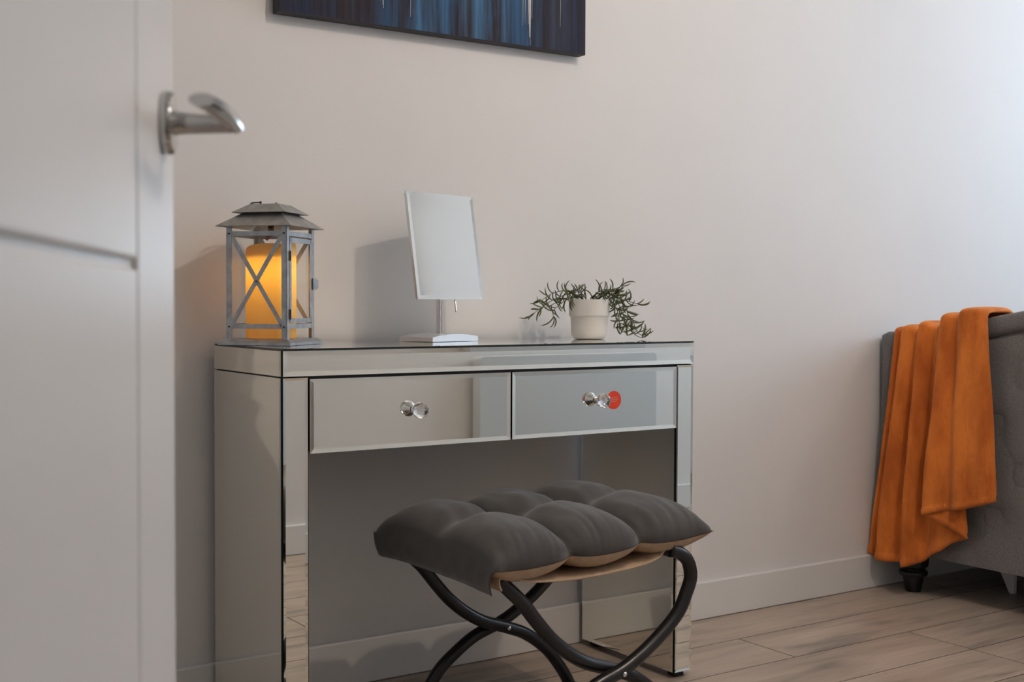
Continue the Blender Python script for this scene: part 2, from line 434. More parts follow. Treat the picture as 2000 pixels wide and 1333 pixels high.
for s in (0, 1):
    xa = s*(DWD-LW)
    mp('leg_front_mirror', (xa+.002, .004, ZB), X_, Z_, -Y_, LW-.004, ZA-ZB-.0015, bev=.005)
    mp('leg_side_mirror', (xa+.004, DDP, ZB), -Y_, Z_, -X_, DDP-.003, ZA-ZB-.0015, bev=.008)
    mp('leg_side_mirror', (xa+LW-.004, .003, ZB), Y_, Z_, X_, DDP-.003, ZA-ZB-.0015, bev=.008)
    for yy in (.012, DDP-.040):
        bm = NB(); box(bm, xa+.014, xa+.042, yy, yy+.028, 0, ZB+.002, .002, 1); link('foot', bm, m_rubber, desk)
def make_drawer(xa, xb, kx, sticker):
    bm = NB(); box(bm, xa+.004, xb-.004, .006, DDP-.02, .592, .715)
    dr = link('drawer', bm, m_black, desk)
    mp('drawer_mirror', (xa, .004, .5815), X_, Z_, -Y_, xb-xa, .1405, parent=dr, bev=.0085)
    Mk = Matrix.Rotation(PI/2, 4, 'X')
    bm = NB(); lathe(bm, [(.0085, .0012), (.0085, .0025), (.0062, .004), (.0060, .007), (.0078, .0095), (.0120, .0150), (.0152, .0195), (.0156, .0212), (.0140, .0218)], 36, (kx, 0, .655), Mk)
    link('knob_base', bm, m_chrome2, dr, smooth=True)
    bm = NB()
    prof = [(.0130, 0), (.0154, .0030), (.0158, .0070), (.0135, .0125), (.0090, .0165), (.0055, .0175)]
    rings = []
    for q, (r_, z_) in enumerate(prof):
        rings.append([bm.verts.new(Vector((kx, -.0222, .655))+Mk.to_3x3() @ Vector((r_*math.cos(2*PI*(k+.5*(q % 2))/10), r_*math.sin(2*PI*(k+.5*(q % 2))/10), z_))) for k in range(10)])
    for q in range(len(rings)-1):
        for k in range(10):
            a, b_ = rings[q], rings[q+1]
            if q % 2 == 0:
                bm.faces.new((a[k], a[(k+1) % 10], b_[k])); bm.faces.new((a[(k+1) % 10], b_[(k+1) % 10], b_[k]))
            else:
                bm.faces.new((a[k], b_[(k+1) % 10], b_[k])); bm.faces.new((a[k], a[(k+1) % 10], b_[(k+1) % 10]))
    bm.faces.new(rings[0]); bm.faces.new(rings[-1])
    link('crystal_knob', bm, m_crystal, dr)['label'] = 'faceted clear crystal knob'
    if sticker:
        sx_, sz_ = 1.7003-X0, .6527
        bm = NB(); lathe(bm, [(.0203, 0), (.0203, .0004)], 48, (sx_, 0, sz_), Mk)
        link('sticker', bm, m_red, dr)['label'] = 'round red sticker with three lines of pale print'
        bm = NB(); r2 = random.Random(3)
        for li, (zz, xe) in enumerate(((.0042, .0125), (.0002, .0125), (-.0038, .0085))):
            x = -.0125
            while x < xe:
                w_ = r2.uniform(.0007, .0012); h_ = r2.choice((.0018, .0018, .0025))
                box(bm, sx_+x, sx_+x+.0004, -.0006, -.0003, sz_+zz, sz_+zz+h_)
                zt = sz_+zz+r2.choice((0, .0008, .0016)); box(bm, sx_+x, sx_+x+w_, -.0006, -.0003, zt, zt+.0004)
                x += w_+.0004
        link('sticker_print', bm, m_print, dr)
    return dr
GAP = .0022
make_drawer(LW+GAP, .511-GAP/1, 1.197-X0, False)
make_drawer(.511+GAP/1, DWD-LW+GAP/2, 1.652-X0, True)

# ------------------------------------------------------------------ lantern with LED candle
LS = .131
lyaw = .723
lc = Vector((.9877, 2.27, 0)); lu = Vector((math.cos(lyaw), math.sin(lyaw), 0)); lv = Vector((-math.sin(lyaw), math.cos(lyaw), 0))
cen = lc+lu*LS/2+lv*LS/2
lan = thing('lantern', 'galvanised metal lantern with crossed bars at the left end of the desk', 'lantern', (cen.x, cen.y, TZ), lyaw)
H2 = LS/2                                            # local x=u (towards right back), y=v; near corner (-H2,-H2)
bm = NB()
def pyr(bm, h0, z0, h1, z1):
    a = [bm.verts.new((s*h0, t_*h0, z0)) for s, t_ in ((-1, -1), (1, -1), (1, 1), (-1, 1))]
    b_ = [bm.verts.new((s*h1, t_*h1, z1)) for s, t_ in ((-1, -1), (1, -1), (1, 1), (-1, 1))]
    for k in range(4): bm.faces.new((a[k], a[(k+1) % 4], b_[(k+1) % 4], b_[k]))
    return a, b_
a, b_ = pyr(bm, H2+.013, .0005, H2+.013, .006); bm.faces.new(a[::-1])
c_, d_ = pyr(bm, H2+.013, .006, H2+.003, .0125); bm.faces.new(d_)
link('base', bm, m_galv, lan)
for sx_ in (-1, 1):
    for sy_ in (-1, 1):
        bm = NB(); w_ = .0115
        xa, xb = sorted((sx_*H2, sx_*(H2-w_))); ya, yb = sorted((sy_*H2, sy_*(H2-.0015))); box(bm, xa, xb, ya, yb, .012, .238)
        xa, xb = sorted((sx_*H2, sx_*(H2-.0015))); ya, yb = sorted((sy_*H2, sy_*(H2-w_))); box(bm, xa, xb, ya, yb, .012, .238)
        link('post', bm, m_galv, lan)
# sides: -Y face is the door side on the right in view? near corner is (-,-): face x=-H2 looks left, face y=-H2 looks right
def side_bar(bm, face, a0, z0, a1, z1, w_, out=.0):
    """flat strip on a face between two points (along, z)"""
    p, q = Vector((a0, z0)), Vector((a1, z1)); d_ = (q-p); L = d_.length; d_.normalize()
    k = {'L': (Vector((-1, 0, 0)), Vector((0, -1, 0))), 'B': (Vector((1, 0, 0)), Vector((0, 1, 0))),
         'R': (Vector((0, -1, 0)), Vector((1, 0, 0))), 'F': (Vector((0, 1, 0)), Vector((-1, 0, 0)))}[face]
    nrm, al = k
    ax = al*d_.x+Z_*d_.y; ay = nrm; az = ax.cross(ay)
    mid = (p+q)/2
    obox(bm, al*mid.x+Z_*mid.y+nrm*(H2-.0012+out), ax, ay, az, L, .0012, w_)
ZR0, ZR1 = .033, .2225
for face in 'LBFR':
    for zz in (ZR0+.005, ZR1):
        bm = NB(); side_bar(bm, face, -H2+.008, zz, H2-.008, zz, .0095); link('rail', bm, m_galv, lan)
    if face in 'LB':
        for s in (-1, 1):
            bm = NB(); side_bar(bm, face, -s*(H2-.010), ZR0+.006, s*(H2-.010), ZR1-.004, .0088, .0006+.0006*s); link('cross_brace', bm, m_galv, lan)
        k = {'L': Vector((-1, 0, 0)), 'B': Vector((1, 0, 0)), 'F': Vector((0, 1, 0))}[face]
        for aa, zz in ((0, (ZR0+ZR1)/2), (-H2+.006, ZR0+.004), (H2-.006, ZR0+.004), (-H2+.006, ZR1), (H2-.006, ZR1)):
            bm = NB(); t2 = Z_.cross(k); obox(bm, k*(H2+.0012)+t2*aa+Z_*zz, k, t2, Z_, .0025, .003, .003); link('rivet', bm, m_darkm, lan)
    bm = NB()
    k = {'L': (-1, 0), 'B': (1, 0), 'R': (0, -1), 'F': (0, 1)}[face]
    e_ = H2-.004
    q = [(k[0]*(H2-.004), -e_, .014), (k[0]*(H2-.004), e_, .014), (k[0]*(H2-.004), e_, .232), (k[0]*(H2-.004), -e_, .232)] if k[0] else [(-e_, k[1]*(H2-.004), .014), (e_, k[1]*(H2-.004), .014), (e_, k[1]*(H2-.004), .232), (-e_, k[1]*(H2-.004), .232)]
    bm.faces.new([bm.verts.new(p) for p in q])
    link('glass_pane', bm, m_pane, lan)
# hinged door frame on face R
bm = NB()
A = H2-.014
for a0, z0, a1, z1, w_ in ((-A, ZR0+.0165, A, ZR0+.0165, .009), (-A, ZR1-.0125, A, ZR1-.0125, .0095), (-A+.003, ZR0+.012, -A+.003, ZR1-.008, .008), (A-.003, ZR0+.012, A-.003, ZR1-.008, .008)):
    side_bar(bm, 'R', a0, z0, a1, z1, w_, .0012)
dr = link('lantern_door', bm, m_galv, lan)
for zz in (.062, .178):
    bm = NB(); tube(bm, [(-H2+.0115, -H2-.0022, zz-.010), (-H2+.0115, -H2-.0022, zz+.010)], .0018, 8); link('hinge', bm, m_darkm, dr)
bm = NB(); box(bm, H2-.012, H2+.004, -H2-.004, -H2-.002, .112, .136); box(bm, H2+.001, H2+.016, -H2-.003, -H2-.0015, .115, .133, .001, 1)
link('latch', bm, m_galv, dr)
# roofs
bm = NB(); a, b_ = pyr(bm, H2+.0155, .2365, .038, .2665); e2 = link('lower_roof', bm, m_roofm, lan); solid(e2, .0012, 1)
bm = NB(); pyr(bm, .043, .260, .043, .270); link('vent_collar', bm, m_darkm, lan)
bm = NB(); a, b_ = pyr(bm, .0575, .2650, .030, .2830); bm.faces.new(b_); e2 = link('upper_roof', bm, m_roofm, lan); solid(e2, .0012, 1)
bm = NB()
hp = crom([(-.012, .024, .286), (-.030, .026, .2865), (-.048, .020, .2855), (-.052, 0, .2850), (-.048, -.020, .2855), (-.030, -.026, .2865), (-.012, -.024, .286)], 40)
hp = [Vector((p.y*.9, -p.x*.9-.004, p.z+.0015)) for p in hp]
Mh = Matrix.Rotation(-.35, 3, 'Z'); tube(bm, [Mh @ p for p in hp], .0013, 8)
for s in (-1, 1):
    p = Mh @ Vector((s*.0216, .0068, .2845)); tube(bm, [p+Vector((0, 0, -.003)), p+Vector((0, 0, .0055))], .0022, 8)
link('wire_handle', bm, m_darkm, lan, smooth=True)
bm = NB(); tube(bm, [(0, 0, .265), (0, 0, .225)], .006, 10); tube(bm, [(.006, 0, .226), (-.012, .004, .214)], .004, 8); link('hanging_bolt', bm, mat('rusty_brown', (.10, .05, .03), .6, .4), lan)
# candle: open cup shell, wavy melted rim
can = thing('candle', 'amber pillar candle glowing inside the galvanised lantern', 'candle', (cen.x, cen.y, TZ+.0128))
bm = NB(); NN = 48; rings = []
prof = [(.001, .0005, 0), (.050, 0.0005, 0), (.0508, .004, 0), (.0508, .10, 0), (.0505, .185, 1), (.0485, .189, 1), (.043, .186, 1), (.040, .165, .6), (.038, .158, .2), (.001, .157, 0)]
for r_, z_, wv in prof:
    rings.append([bm.verts.new((r_*math.cos(2*PI*k/NN), r_*math.sin(2*PI*k/NN), z_+wv*(.006*math.sin(2*PI*k/NN+2.2)+.003*math.sin(4*PI*k/NN+.5)))) for k in range(NN)])
for i in range(len(rings)-1):
    for k in range(NN): bm.faces.new((rings[i][k], rings[i][(k+1) % NN], rings[i+1][(k+1) % NN], rings[i+1][k]))
link('wax_body', bm, m_wax, can, smooth='all')
bm = NB(); tube(bm, crom([(0, 0, .156), (.001, 0, .165), (.003, 0, .172)], 6), .0012, 8); link('wick', bm, m_darkm, can)
pl = light('candle_led', 'POINT', (cen.x, cen.y, TZ+.150), .24, (1, .72, .34), shadow_soft_size=.012)
pl.name = 'candle_led'

# ------------------------------------------------------------------ vanity mirror
vy = .279
VC = Vector((1.4105, 2.37, .991))
van = thing('vanity_mirror', 'tilted rectangular tabletop mirror on a chrome stand in the middle of the desk', 'mirror', (1.405, 2.388, TZ), vy)
def vloc(p):                                          # world -> local
    q = Vector(p)-Vector((1.405, 2.388, TZ)); c_, s_ = math.cos(-vy), math.sin(-vy)
    return Vector((q.x*c_-q.y*s_, q.x*s_+q.y*c_, q.z))
bm = NB()
# slab base with a gently domed top
bw, bd = .147, .102
def f(u, v):
    x, y_ = (u-.5)*bw, (v-.5)*bd
    return Vector((x, y_, .0105+.0065*(1-(2*u-1)**2)))
vs = grid(bm, 20, 2, f)
lo = [[bm.verts.new((v_.co.x, v_.co.y, .0008)) for v_ in r_] for r_ in vs]
for i in range(20):
    for j in (0, 2): bm.faces.new((vs[i][j], vs[i+1][j], lo[i+1][j], lo[i][j]))
for i in (0, 20):
    for j in range(2): bm.faces.new((vs[i][j], vs[i][j+1], lo[i][j+1], lo[i][j]))
bm.faces.new([r_[0] for r_ in lo]+[r_[2] for r_ in lo][::-1])
link('stand_base', bm, m_silver, van, smooth=True)
vc = vloc(VC); tl = .151
bm = NB(); tube(bm, [(0, 0, .015), (0, 0, .16), (0, -.004, .20)], .0065, 20); tube(bm, [(0, 0, .0165), (0, 0, .024)], .0078, 20)
link('pole', bm, m_chrome2, van, smooth=True)
un = Vector((0, -math.cos(tl), math.sin(tl))); uv_ = Vector((0, math.sin(tl), math.cos(tl)))
w_, h_ = .2135, .2382
bm = NB(); mirror_panel(bm, vc-X_*w_/2-uv_*h_/2-un*.004, X_, uv_, un, w_, h_, th=.005, bev=.009, rise=.0004)
link('mirror_plate', bm, [m_vanity, m_chrome2], van)
bm = NB(); obox(bm, vc-un*.0065, X_, un, uv_, w_-.006, .004, h_-.006); link('back_plate', bm, m_silver, van)
bm = NB(); obox(bm, vc-un*.012-uv_*.0, X_, un, uv_, .03, .010, .04); link('pivot_block', bm, m_silver, van)
bm = NB(); p0 = vc-uv_*h_*.46-un*.008+X_*.020
tube(bm, [p0, p0-uv_*.030, p0-uv_*.035, p0-uv_*.0365], [.0018, .0022, .0030, .0016], 12); link('flip_lever', bm, m_chrome2, van, smooth=True)

# ------------------------------------------------------------------ potted plant
PC = Vector((1.806, 2.36, TZ))
pot = thing('potted_plant', 'white ceramic pot with a trailing wiry green plant at the right of the desk', 'plant', PC)
bm = NB()
lathe(bm, [(.030, .0005), (.0365, .0015), (.0415, .006), (.0440, .014), (.0443, .03), (.0448, .0520), (.0470, .0550), (.0488, .057), (.0495, .0935), (.0488, .0955), (.0468, .0955), (.0455, .093), (.0445, .080), (.001, .080)], 64)
link('pot', bm, m_pot, pot, smooth=True)
bm = NB(); lathe(bm, [(.0440, .0805), (.030, .0845), (.001, .086)], 32); link('soil', bm, m_soil, pot, smooth=True)
# leaf: slim curved blade, base at origin, along +X curling to +Z
def leaf_mesh(L, curl, w):
    bm = NB(); rr = []
    for i in range(6):
        t_ = i/5; a = curl*t_
        if abs(curl) > 1e-3: x, z_ = L*math.sin(a)/curl, L*(1-math.cos(a))/curl
        else: x, z_ = L*t_, 0
        ww = w*(.45+.75*math.sin(PI*(.15+.75*t_)))*(1 if t_ < .99 else .35)
        nx, nz = -math.sin(a), math.cos(a)
        rr.append([bm.verts.new((x+nx*dz_, dy, z_+nz*dz_)) for dy, dz_ in ((ww, 0), (0, ww*.55), (-ww, 0), (0, -ww*.55))])
    for i in range(5):
        for k in range(4): bm.faces.new((rr[i][k], rr[i][(k+1) % 4], rr[i+1][(k+1) % 4], rr[i+1][k]))
    bm.faces.new(rr[0]); bm.faces.new(rr[-1]); bmesh.ops.recalc_face_normals(bm, faces=bm.faces)
    me = bpy.data.meshes.new('leaf'); bm.to_mesh(me); bm.free(); me.materials.append(m_leaf)
    for p in me.polygons: p.use_smooth = True
    return me
LM = [leaf_mesh(L, c_, .0024) for L, c_ in ((.027, 1.1), (.032, 1.5), (.023, .8), (.037, 1.25), (.030, .5))]
E1 = rt.copy(); E1.z = 0; E1.normalize(); E2 = Vector((-E1.y, E1.x, 0))    # across / along the view, for laying out stems around the pot
def SP(px, py, dep=0):                        # stem layout on a 1.228 mm lattice centred on the pot rim
    k = .001228
    return E1*((px-1149)*k)+E2*dep+Z_*(.096-(py-583)*k)
rp = random.Random(11)
stems = [
 ([(1141, 590), (1132, 578), (1110, 573), (1080, 584), (1052, 602), (1040, 612)], -.012),
 ([(1142, 590), (1130, 580), (1105, 585), (1086, 598), (1078, 608), (1080, 618)], .010),
 ([(1140, 590), (1125, 575), (1100, 567), (1078, 572), (1064, 580), (1056, 586)], .022),
 ([(1140, 590), (1120, 580), (1098, 583), (1070, 597), (1056, 600)], -.026),
 ([(1138, 590), (1131, 576), (1126, 566)], .004),
 ([(1146, 590), (1136, 574), (1120, 568), (1102, 570)], -.004),
 ([(1152, 590), (1163, 571), (1184, 566), (1204, 561), (1214, 556)], .006),
 ([(1156, 590), (1172, 574), (1196, 574), (1212, 583), (1228, 588), (1244, 592)], -.004),
 ([(1158, 590), (1172, 578), (1192, 588), (1203, 606), (1205, 625), (1216, 644), (1222, 654)], -.030),
 ([(1158, 590), (1178, 572), (1202, 578), (1218, 596), (1225, 614), (1236, 632), (1244, 648), (1252, 654)], -.012),
 ([(1156, 590), (1180, 576), (1204, 590), (1214, 610), (1222, 632), (1236, 650), (1254, 660)], .008),
 ([(1150, 590), (1152, 580), (1160, 574), (1170, 572)], -.03),
 ([(1146, 590), (1140, 580), (1128, 577), (1116, 580)], -.036),
 ([(1153, 590), (1168, 568), (1186, 564), (1200, 566)], .020),
 ([(1152, 590), (1170, 572), (1186, 571), (1196, 578)], -.02),
 ([(1160, 590), (1182, 574), (1206, 574), (1220, 594), (1228, 616)], .020),
 ([(1156, 590), (1174, 578), (1196, 592), (1206, 616), (1207, 640), (1208, 652)], -.020),
]
for pts_, dep in stems:
    n_ = len(pts_)
    pp = [SP(x, y_, dep*(.35+.65*i/(n_-1))+rp.uniform(-.003, .003)) for i, (x, y_) in enumerate(pts_)]
    cur = crom(pp, 10*(n_-1))
    for p in cur:
        if p.z < .004: p.z = .004
    bm = NB(); tube(bm, cur, [.0011-.0004*i/len(cur) for i in range(len(cur))], 6)
    st = link('stem', bm, m_stem, pot, smooth='all')
    L = sum((cur[i+1]-cur[i]).length for i in range(len(cur)-1)); nl = max(6, int(L/.0090)); side = 1
    for q in range(nl):
        t_ = .22+.78*(q+.5)/nl if q < nl-3 else 1.0
        i = min(int(t_*(len(cur)-1)), len(cur)-2); p = cur[i].copy()
        T = (cur[i+1]-cur[i]).normalized(); up_ = E2*rp.uniform(-.35, .35)
        nrm = (E2+T*.0).cross(T).normalized()*side+E2*rp.uniform(-.7, .7); side = -side
        if q >= nl-3: dirv = (T+nrm*rp.uniform(.1, .9)).normalized()
        else: dirv = (T*rp.uniform(.35, .9)+nrm*rp.uniform(.6, 1.0)).normalized()
        bend = (nrm*rp.choice((1, 1, -.5))+Z_*.35-dirv*dirv.dot(nrm)).normalized()
        bend = (bend-dirv*bend.dot(dirv)).normalized(); yv = bend.cross(dirv)
        o = bpy.data.objects.new('leaf', rp.choice(LM)); COL.objects.link(o); o.parent = st
        sc = rp.uniform(.78, 1.14)
        if p.z < .03 and dirv.z < 0:
            dirv = Vector((dirv.x, dirv.y, abs(dirv.z)*.3)).normalized(); bend = (Z_-dirv*dirv.z).normalized(); yv = bend.cross(dirv)
        o.matrix_local = Matrix.Translation(p) @ Matrix(((dirv.x, yv.x, bend.x, 0), (dirv.y, yv.y, bend.y, 0), (dirv.z, yv.z, bend.z, 0), (0, 0, 0, 1))) @ Matrix.Scale(sc, 4)

# ------------------------------------------------------------------ painting
PX0, PX1, PZ0, PZ1 = 1.058, 1.8765, 1.484, 2.06
pa = thing('painting', 'dark blue abstract canvas with white paint drips hung above the desk', 'painting', ((PX0+PX1)/2, YB, PZ0))
hw = (PX1-PX0)/2; hh = PZ1-PZ0
bm = NB(); box(bm, -hw, hw, -.0355, -.004, 0, hh, .002, 2); link('stretched_canvas', bm, m_canvas, pa)
bm = NB(); box(bm, -hw+.002, hw-.002, -.0362, -.0352, .003, hh-.002); link('painted_face', bm, m_paint, pa)
rd = random.Random(5)
def drip(x, zb, zt, w_):
    pts = [Vector((x+rd.uniform(-.0006, .0006)*(1+i), -.0366, zb+(zt-zb)*i/6)) for i in range(7)]
    bm = NB(); tube(bm, pts, [w_*.35]+[w_*(.6+.4*rd.random()) for _ in range(5)]+[w_*.25], 6); link('paint_drip', bm, m_drip, pa, smooth=True)
# positions along the canvas (metres from its centre)
for x, zb, zt, w_ in ((.240, .006, .50, .0011), (.2385, .024, .52, .0026), (.2350, .055, .52, .0014), (.245, .07, .5, .0010), (-.158, .0405, .5, .0011), (-.161, .048, .4, .0009), (-.090, .030, .4, .0009), (-.165, .056, .3, .0008), (.218, .05, .4, .0007), (.225, .055, .4, .0006), (.330, .06, .4, .0008)):
    drip(x, zb, zt, w_)

# ------------------------------------------------------------------ folding stool
st = thing('folding_stool', 'black tube folding stool with a tufted charcoal cushion in front of the desk', 'stool', (1.40, 1.932, 0))
PZ = .197
rodA = [(-.245, .196), (-.236, .184), (-.2, .15), (-.169, .1125), (-.136, .076), (-.1, .046), (-.056, .02), (0, 0), (.051, -.022), (.104, -.062), (.145, -.113), (.167, -.151)]
rodB = [(.118, .210), (.138, .204), (.160, .186), (.168, .155), (.157, .125), (.136, .09), (.09, .052), (.043, .023), (0, .003), (-.06, -.016), (-.11, -.046), (-.143, -.072), (-.168, -.106), (-.187, -.151)]
TR = .0128
for rod, ys in ((rodA, (-.175, .175)), (rodB, (-.201, .201))):
    for yy in ys:
        bm = NB(); tube(bm, crom([(x, yy, PZ+z_) for x, z_ in rod], 70), TR, 16)
        link('leg', bm, m_tube, st, smooth='all')
    bm = NB(); x, z_ = rod[0]; tube(bm, [(x, ys[0], PZ+z_), (x, ys[1], PZ+z_)], TR, 16); link('seat_rail', bm, m_tube, st, smooth=True)
    bm = NB(); x, z_ = rod[-1]; tube(bm, [(x, ys[0], PZ+z_), (x, ys[1], PZ+z_)], TR, 16); link('foot_rail', bm, m_tube, st, smooth=True)
for yy, s in ((-.214, -1), (.162, -1)):
    bm = NB(); lathe(bm, [(.0045, 0), (.0045, .0015), (.003, .003), (.001, .0035)], 16, (0.0, yy+.0005, PZ), Matrix.Rotation(PI/2, 4, 'X'))
    link('rivet', bm, m_rivet, st, smooth=True)
CX0, CX1, CY = -.272, .200, .213
def seam_z(u): return .413+.020*u
def clamp(x): return max(0., min(1., x))
def cush(u, v, top):
    Lu = abs(math.sin(3*PI*u))**.55
    F = max(0., 1-abs(2*v-1)**5)**.5
    ue = min(u, 1-u); E_ = math.sqrt(max(0., 1-(1-clamp(ue/.16))**2))
    valley = .30+.70*Lu if .17 < u < .83 else 1.
    mid = 1-.30*math.exp(-((v-.5)/.075)**2)*(.5+.5*Lu)
    hgt = (.074 if top else .036)*(E_ if not (.17 < u < .83) else 1)*F*valley*(mid if top else 1)
    tx = 0
    for tu in (1/3, 2/3):
        r2 = ((u-tu)*.472/.030)**2+((v-.5)*.426/.034)**2
        tx += math.exp(-r2)
    if top: hgt -= .018*tx
    if top: hgt += .0035*noise.noise(Vector((u*16, v*5, 3.3)))*F*E_ + .0045*noise.noise(Vector((u*46, v*5, 1.3)))*1.35*math.sqrt(F)*math.exp(-min(v, 1-v)/.10)
    return hgt
def cpos(u, v, top):
    pinch = 0
    for tu in (1/3, 2/3): pinch += math.exp(-((u-tu)/.035)**2)
    yy = -CY+2*CY*v
    ys = 1-.045*pinch*abs(2*v-1)+.02*math.exp(-(min(u, 1-u)/.05)**2)*abs(2*v-1)
    xx = CX0+(CX1-CX0)*u
    xx += -.010*(2*u-1)*(1-(2*v-1)**2)*.6*0 + (.012*(2*u-1)**3)*(abs(2*v-1)**3)
    h_ = cush(u, v, top)
    bulge = 0
    zz = seam_z(u)-.010*math.sin(PI*u)*0
    # lobes swell at the seam; the seam dips under each lobe
    zz += -.007*abs(math.sin(3*PI*u))+.004
    return Vector((xx, yy*ys, zz+(h_ if top else -h_)))
bm = NB()
NU, NV = 108, 64
vs = grid(bm, NU, NV, lambda u, v: cpos(u, v, True))
# the left end of the cover runs on down over the seat rail to a hem
prev = vs[0]
for k, (dx, dz_) in enumerate(((-.003, -.010), (-.003, -.022), (.000, -.034), (.004, -.044))):
    rowv = [bm.verts.new(vs[0][j].co+Vector((dx+.002*noise.noise(Vector((j*.2, k, 0))), 0, dz_))) for j in range(NV+1)]
    for v_ in rowv: v_.co.y *= .965-.01*k
    for j in range(NV): bm.faces.new((prev[j], prev[j+1], rowv[j+1], rowv[j]))
    prev = rowv
ct = link('cushion_top', bm, m_gfab, st, smooth='all'); ct['label'] = 'tufted charcoal grey top of the cushion'
solid(ct, .0015, -1)
bm = NB(); grid(bm, NU, NV, lambda u, v: cpos(u, v, False)-Vector((0, 0, .0008)))
cbm = link('cushion_underside', bm, m_beige, st, smooth='all'); cbm['label'] = 'beige underside of the cushion'
bm = NB()
pth = crom([(-.257, 0, .378), (-.262, 0, .390), (-.259, 0, .406), (-.245, 0, .413), (-.228, 0, .407), (-.205, 0, .394), (-.12, 0, .386), (-.03, 0, .387), (.06, 0, .394), (.11, 0, .409), (.130, 0, .424), (.150, 0, .421)], 60)
grid(bm, 60, 12, lambda u, v: pth[round(u*60)]+Vector((0, -.200+.400*v, -.006*abs(2*v-1)**6*(1 if .25 < u < .8 else 0))))
sl = link('sling_seat', bm, m_beige, st, smooth='all'); solid(sl, .003, 0); sl['label'] = 'beige cloth sling under the cushion'

SK = 1.04                                          # move the stool out along the camera ray, floor contact kept
Mb = Matrix.Translation((0, 0, -.0347)) @ Matrix.Scale(SK, 4)
for ch in st.children: ch.data.transform(Mb)
st.location = (1.40*SK, 1.932*SK, 0)

# ------------------------------------------------------------------ bed
BX, BY0, BY1 = 3.02, 1.145, 2.492
bed = thing('bed', 'grey linen bed with a button tufted arched footboard in the corner', 'bed', (BX, 1.82, 0))
hw = (BY1-BY0)/2
def btop(y_):
    d_ = min(abs(y_)/.64, 1); return .783+.085*(.5+.5*math.cos(PI*d_))
BZ = .12
bm = NB()                                         # core board
ny = 40
fr = [[bm.verts.new((x, -hw+.008+(2*hw-.016)*i/ny, z_)) for i in range(ny+1)] for x, z_ in ((.022, BZ), (.088, BZ))]
tp = [[bm.verts.new((x, -hw+.008+(2*hw-.016)*i/ny, btop(-hw+2*hw*i/ny)-.012)) for i in range(ny+1)] for x in (.022, .088)]
for i in range(ny):
    bm.faces.new((fr[0][i], fr[0][i+1], tp[0][i+1], tp[0][i])); bm.faces.new((fr[1][i], fr[1][i+1], tp[1][i+1], tp[1][i]))
    bm.faces.new((tp[0][i], tp[0][i+1], tp[1][i+1], tp[1][i])); bm.faces.new((fr[0][i], fr[0][i+1], fr[1][i+1], fr[1][i]))
for i in (0, ny): bm.faces.new((fr[0][i], fr[1][i], tp[1][i], tp[0][i]))
link('footboard_core', bm, m_bed, bed)
# padded border swept along the outline
out, inn = [], []
BWD = .056
for k in range(13): z_ = BZ+(.783-.0-BZ)*k/12*.985; out.append((-hw, z_)); inn.append((-hw+BWD, min(z_, .783-BWD)))
for i in range(1, 60): y_ = -hw+2*hw*i/60; out.append((y_, btop(y_))); yi = max(-hw+BWD, min(hw-BWD, y_)); inn.append((yi, btop(y_)-BWD))
for k in range(13): z_ = BZ+(.783-BZ)*(12-k)/12*.985; out.append((hw, z_)); inn.append((hw-BWD, min(z_, .783-BWD)))
bm = NB(); rows_ = []
for (yo, zo), (yi, zi) in zip(out, inn):
    r_ = []
    cross = [(0, .093), (0, .05), (0, .014), (.05, .006), (.15, .002), (.3, .0005), (.5, 0), (.7, .001), (.85, .004), (.95, .012), (1, .026)]
    for s, xd in cross:
        r_.append(bm.verts.new((xd, yo+(yi-yo)*s, zo+(zi-zo)*s)))
    rows_.append(r_)
for a, b_ in zip(rows_, rows_[1:]):
    for k in range(len(a)-1): bm.faces.new((a[k], a[k+1], b_[k+1], b_[k]))
link('footboard_border', bm, m_bed, bed, smooth='all')
# tufted panel
btns = []
zrow = [.6627, .5290, .3945, .2617]
for ri, zz in enumerate(zrow):
    for k in range(-6, 7):
        yb_ = (2.0215-1.82)+(k+(.5 if ri % 2 else 0))*.172
        if abs(yb_) < hw-BWD-.03: btns.append((yb_, zz))
def pdepth(y_, z_):
    d_ = 0.
    for by, bz in btns:
        r2 = ((y_-by)**2+(z_-bz)**2); d_ += .015*math.exp(-r2/.0007)+.007*math.exp(-r2/.005)
    # pleat that runs up from the top row
    for by, bz in btns:
        if abs(bz-zrow[0]) < .001 and z_ > bz: d_ += .0055*math.exp(-((y_-by)/.008)**2)
        for sy in (-1, 1):
            if bz > zrow[3]+.01:
                ty, tz = by+sy*.086, bz-.134
                t_ = clamp(((y_-by)*(ty-by)+(z_-bz)*(tz-bz))/((ty-by)**2+(tz-bz)**2))
                dd_ = (y_-by-t_*(ty-by))**2+(z_-bz-t_*(tz-bz))**2
                d_ += .0018*math.exp(-dd_/.00006)
    return d_
bm = NB()
def pf(u, v):
    y_ = -hw+BWD-.003+(2*(hw-BWD)+.006)*u; zt = btop(y_)-BWD+.004; z_ = BZ+.001+(zt-BZ)*v
    e_ = min(u*(2*hw), (1-u)*2*hw, v*.6+.02, (1-v)*.6)
    return Vector((.012+pdepth(y_, z_)+.012*math.exp(-e_/.012), y_, z_))
grid(bm, 190, 96, pf); link('footboard_panel', bm, m_bed, bed, smooth='all')
for by, bz in btns:
    bm = NB(); lathe(bm, [(.0125, -.003), (.0135, .001), (.011, .0055), (.006, .0078), (.001, .0084)], 20, (.012+.0185, by, bz), Matrix.Rotation(-PI/2, 4, 'Y'))
    link('button', bm, m_bed, bed, smooth=True)
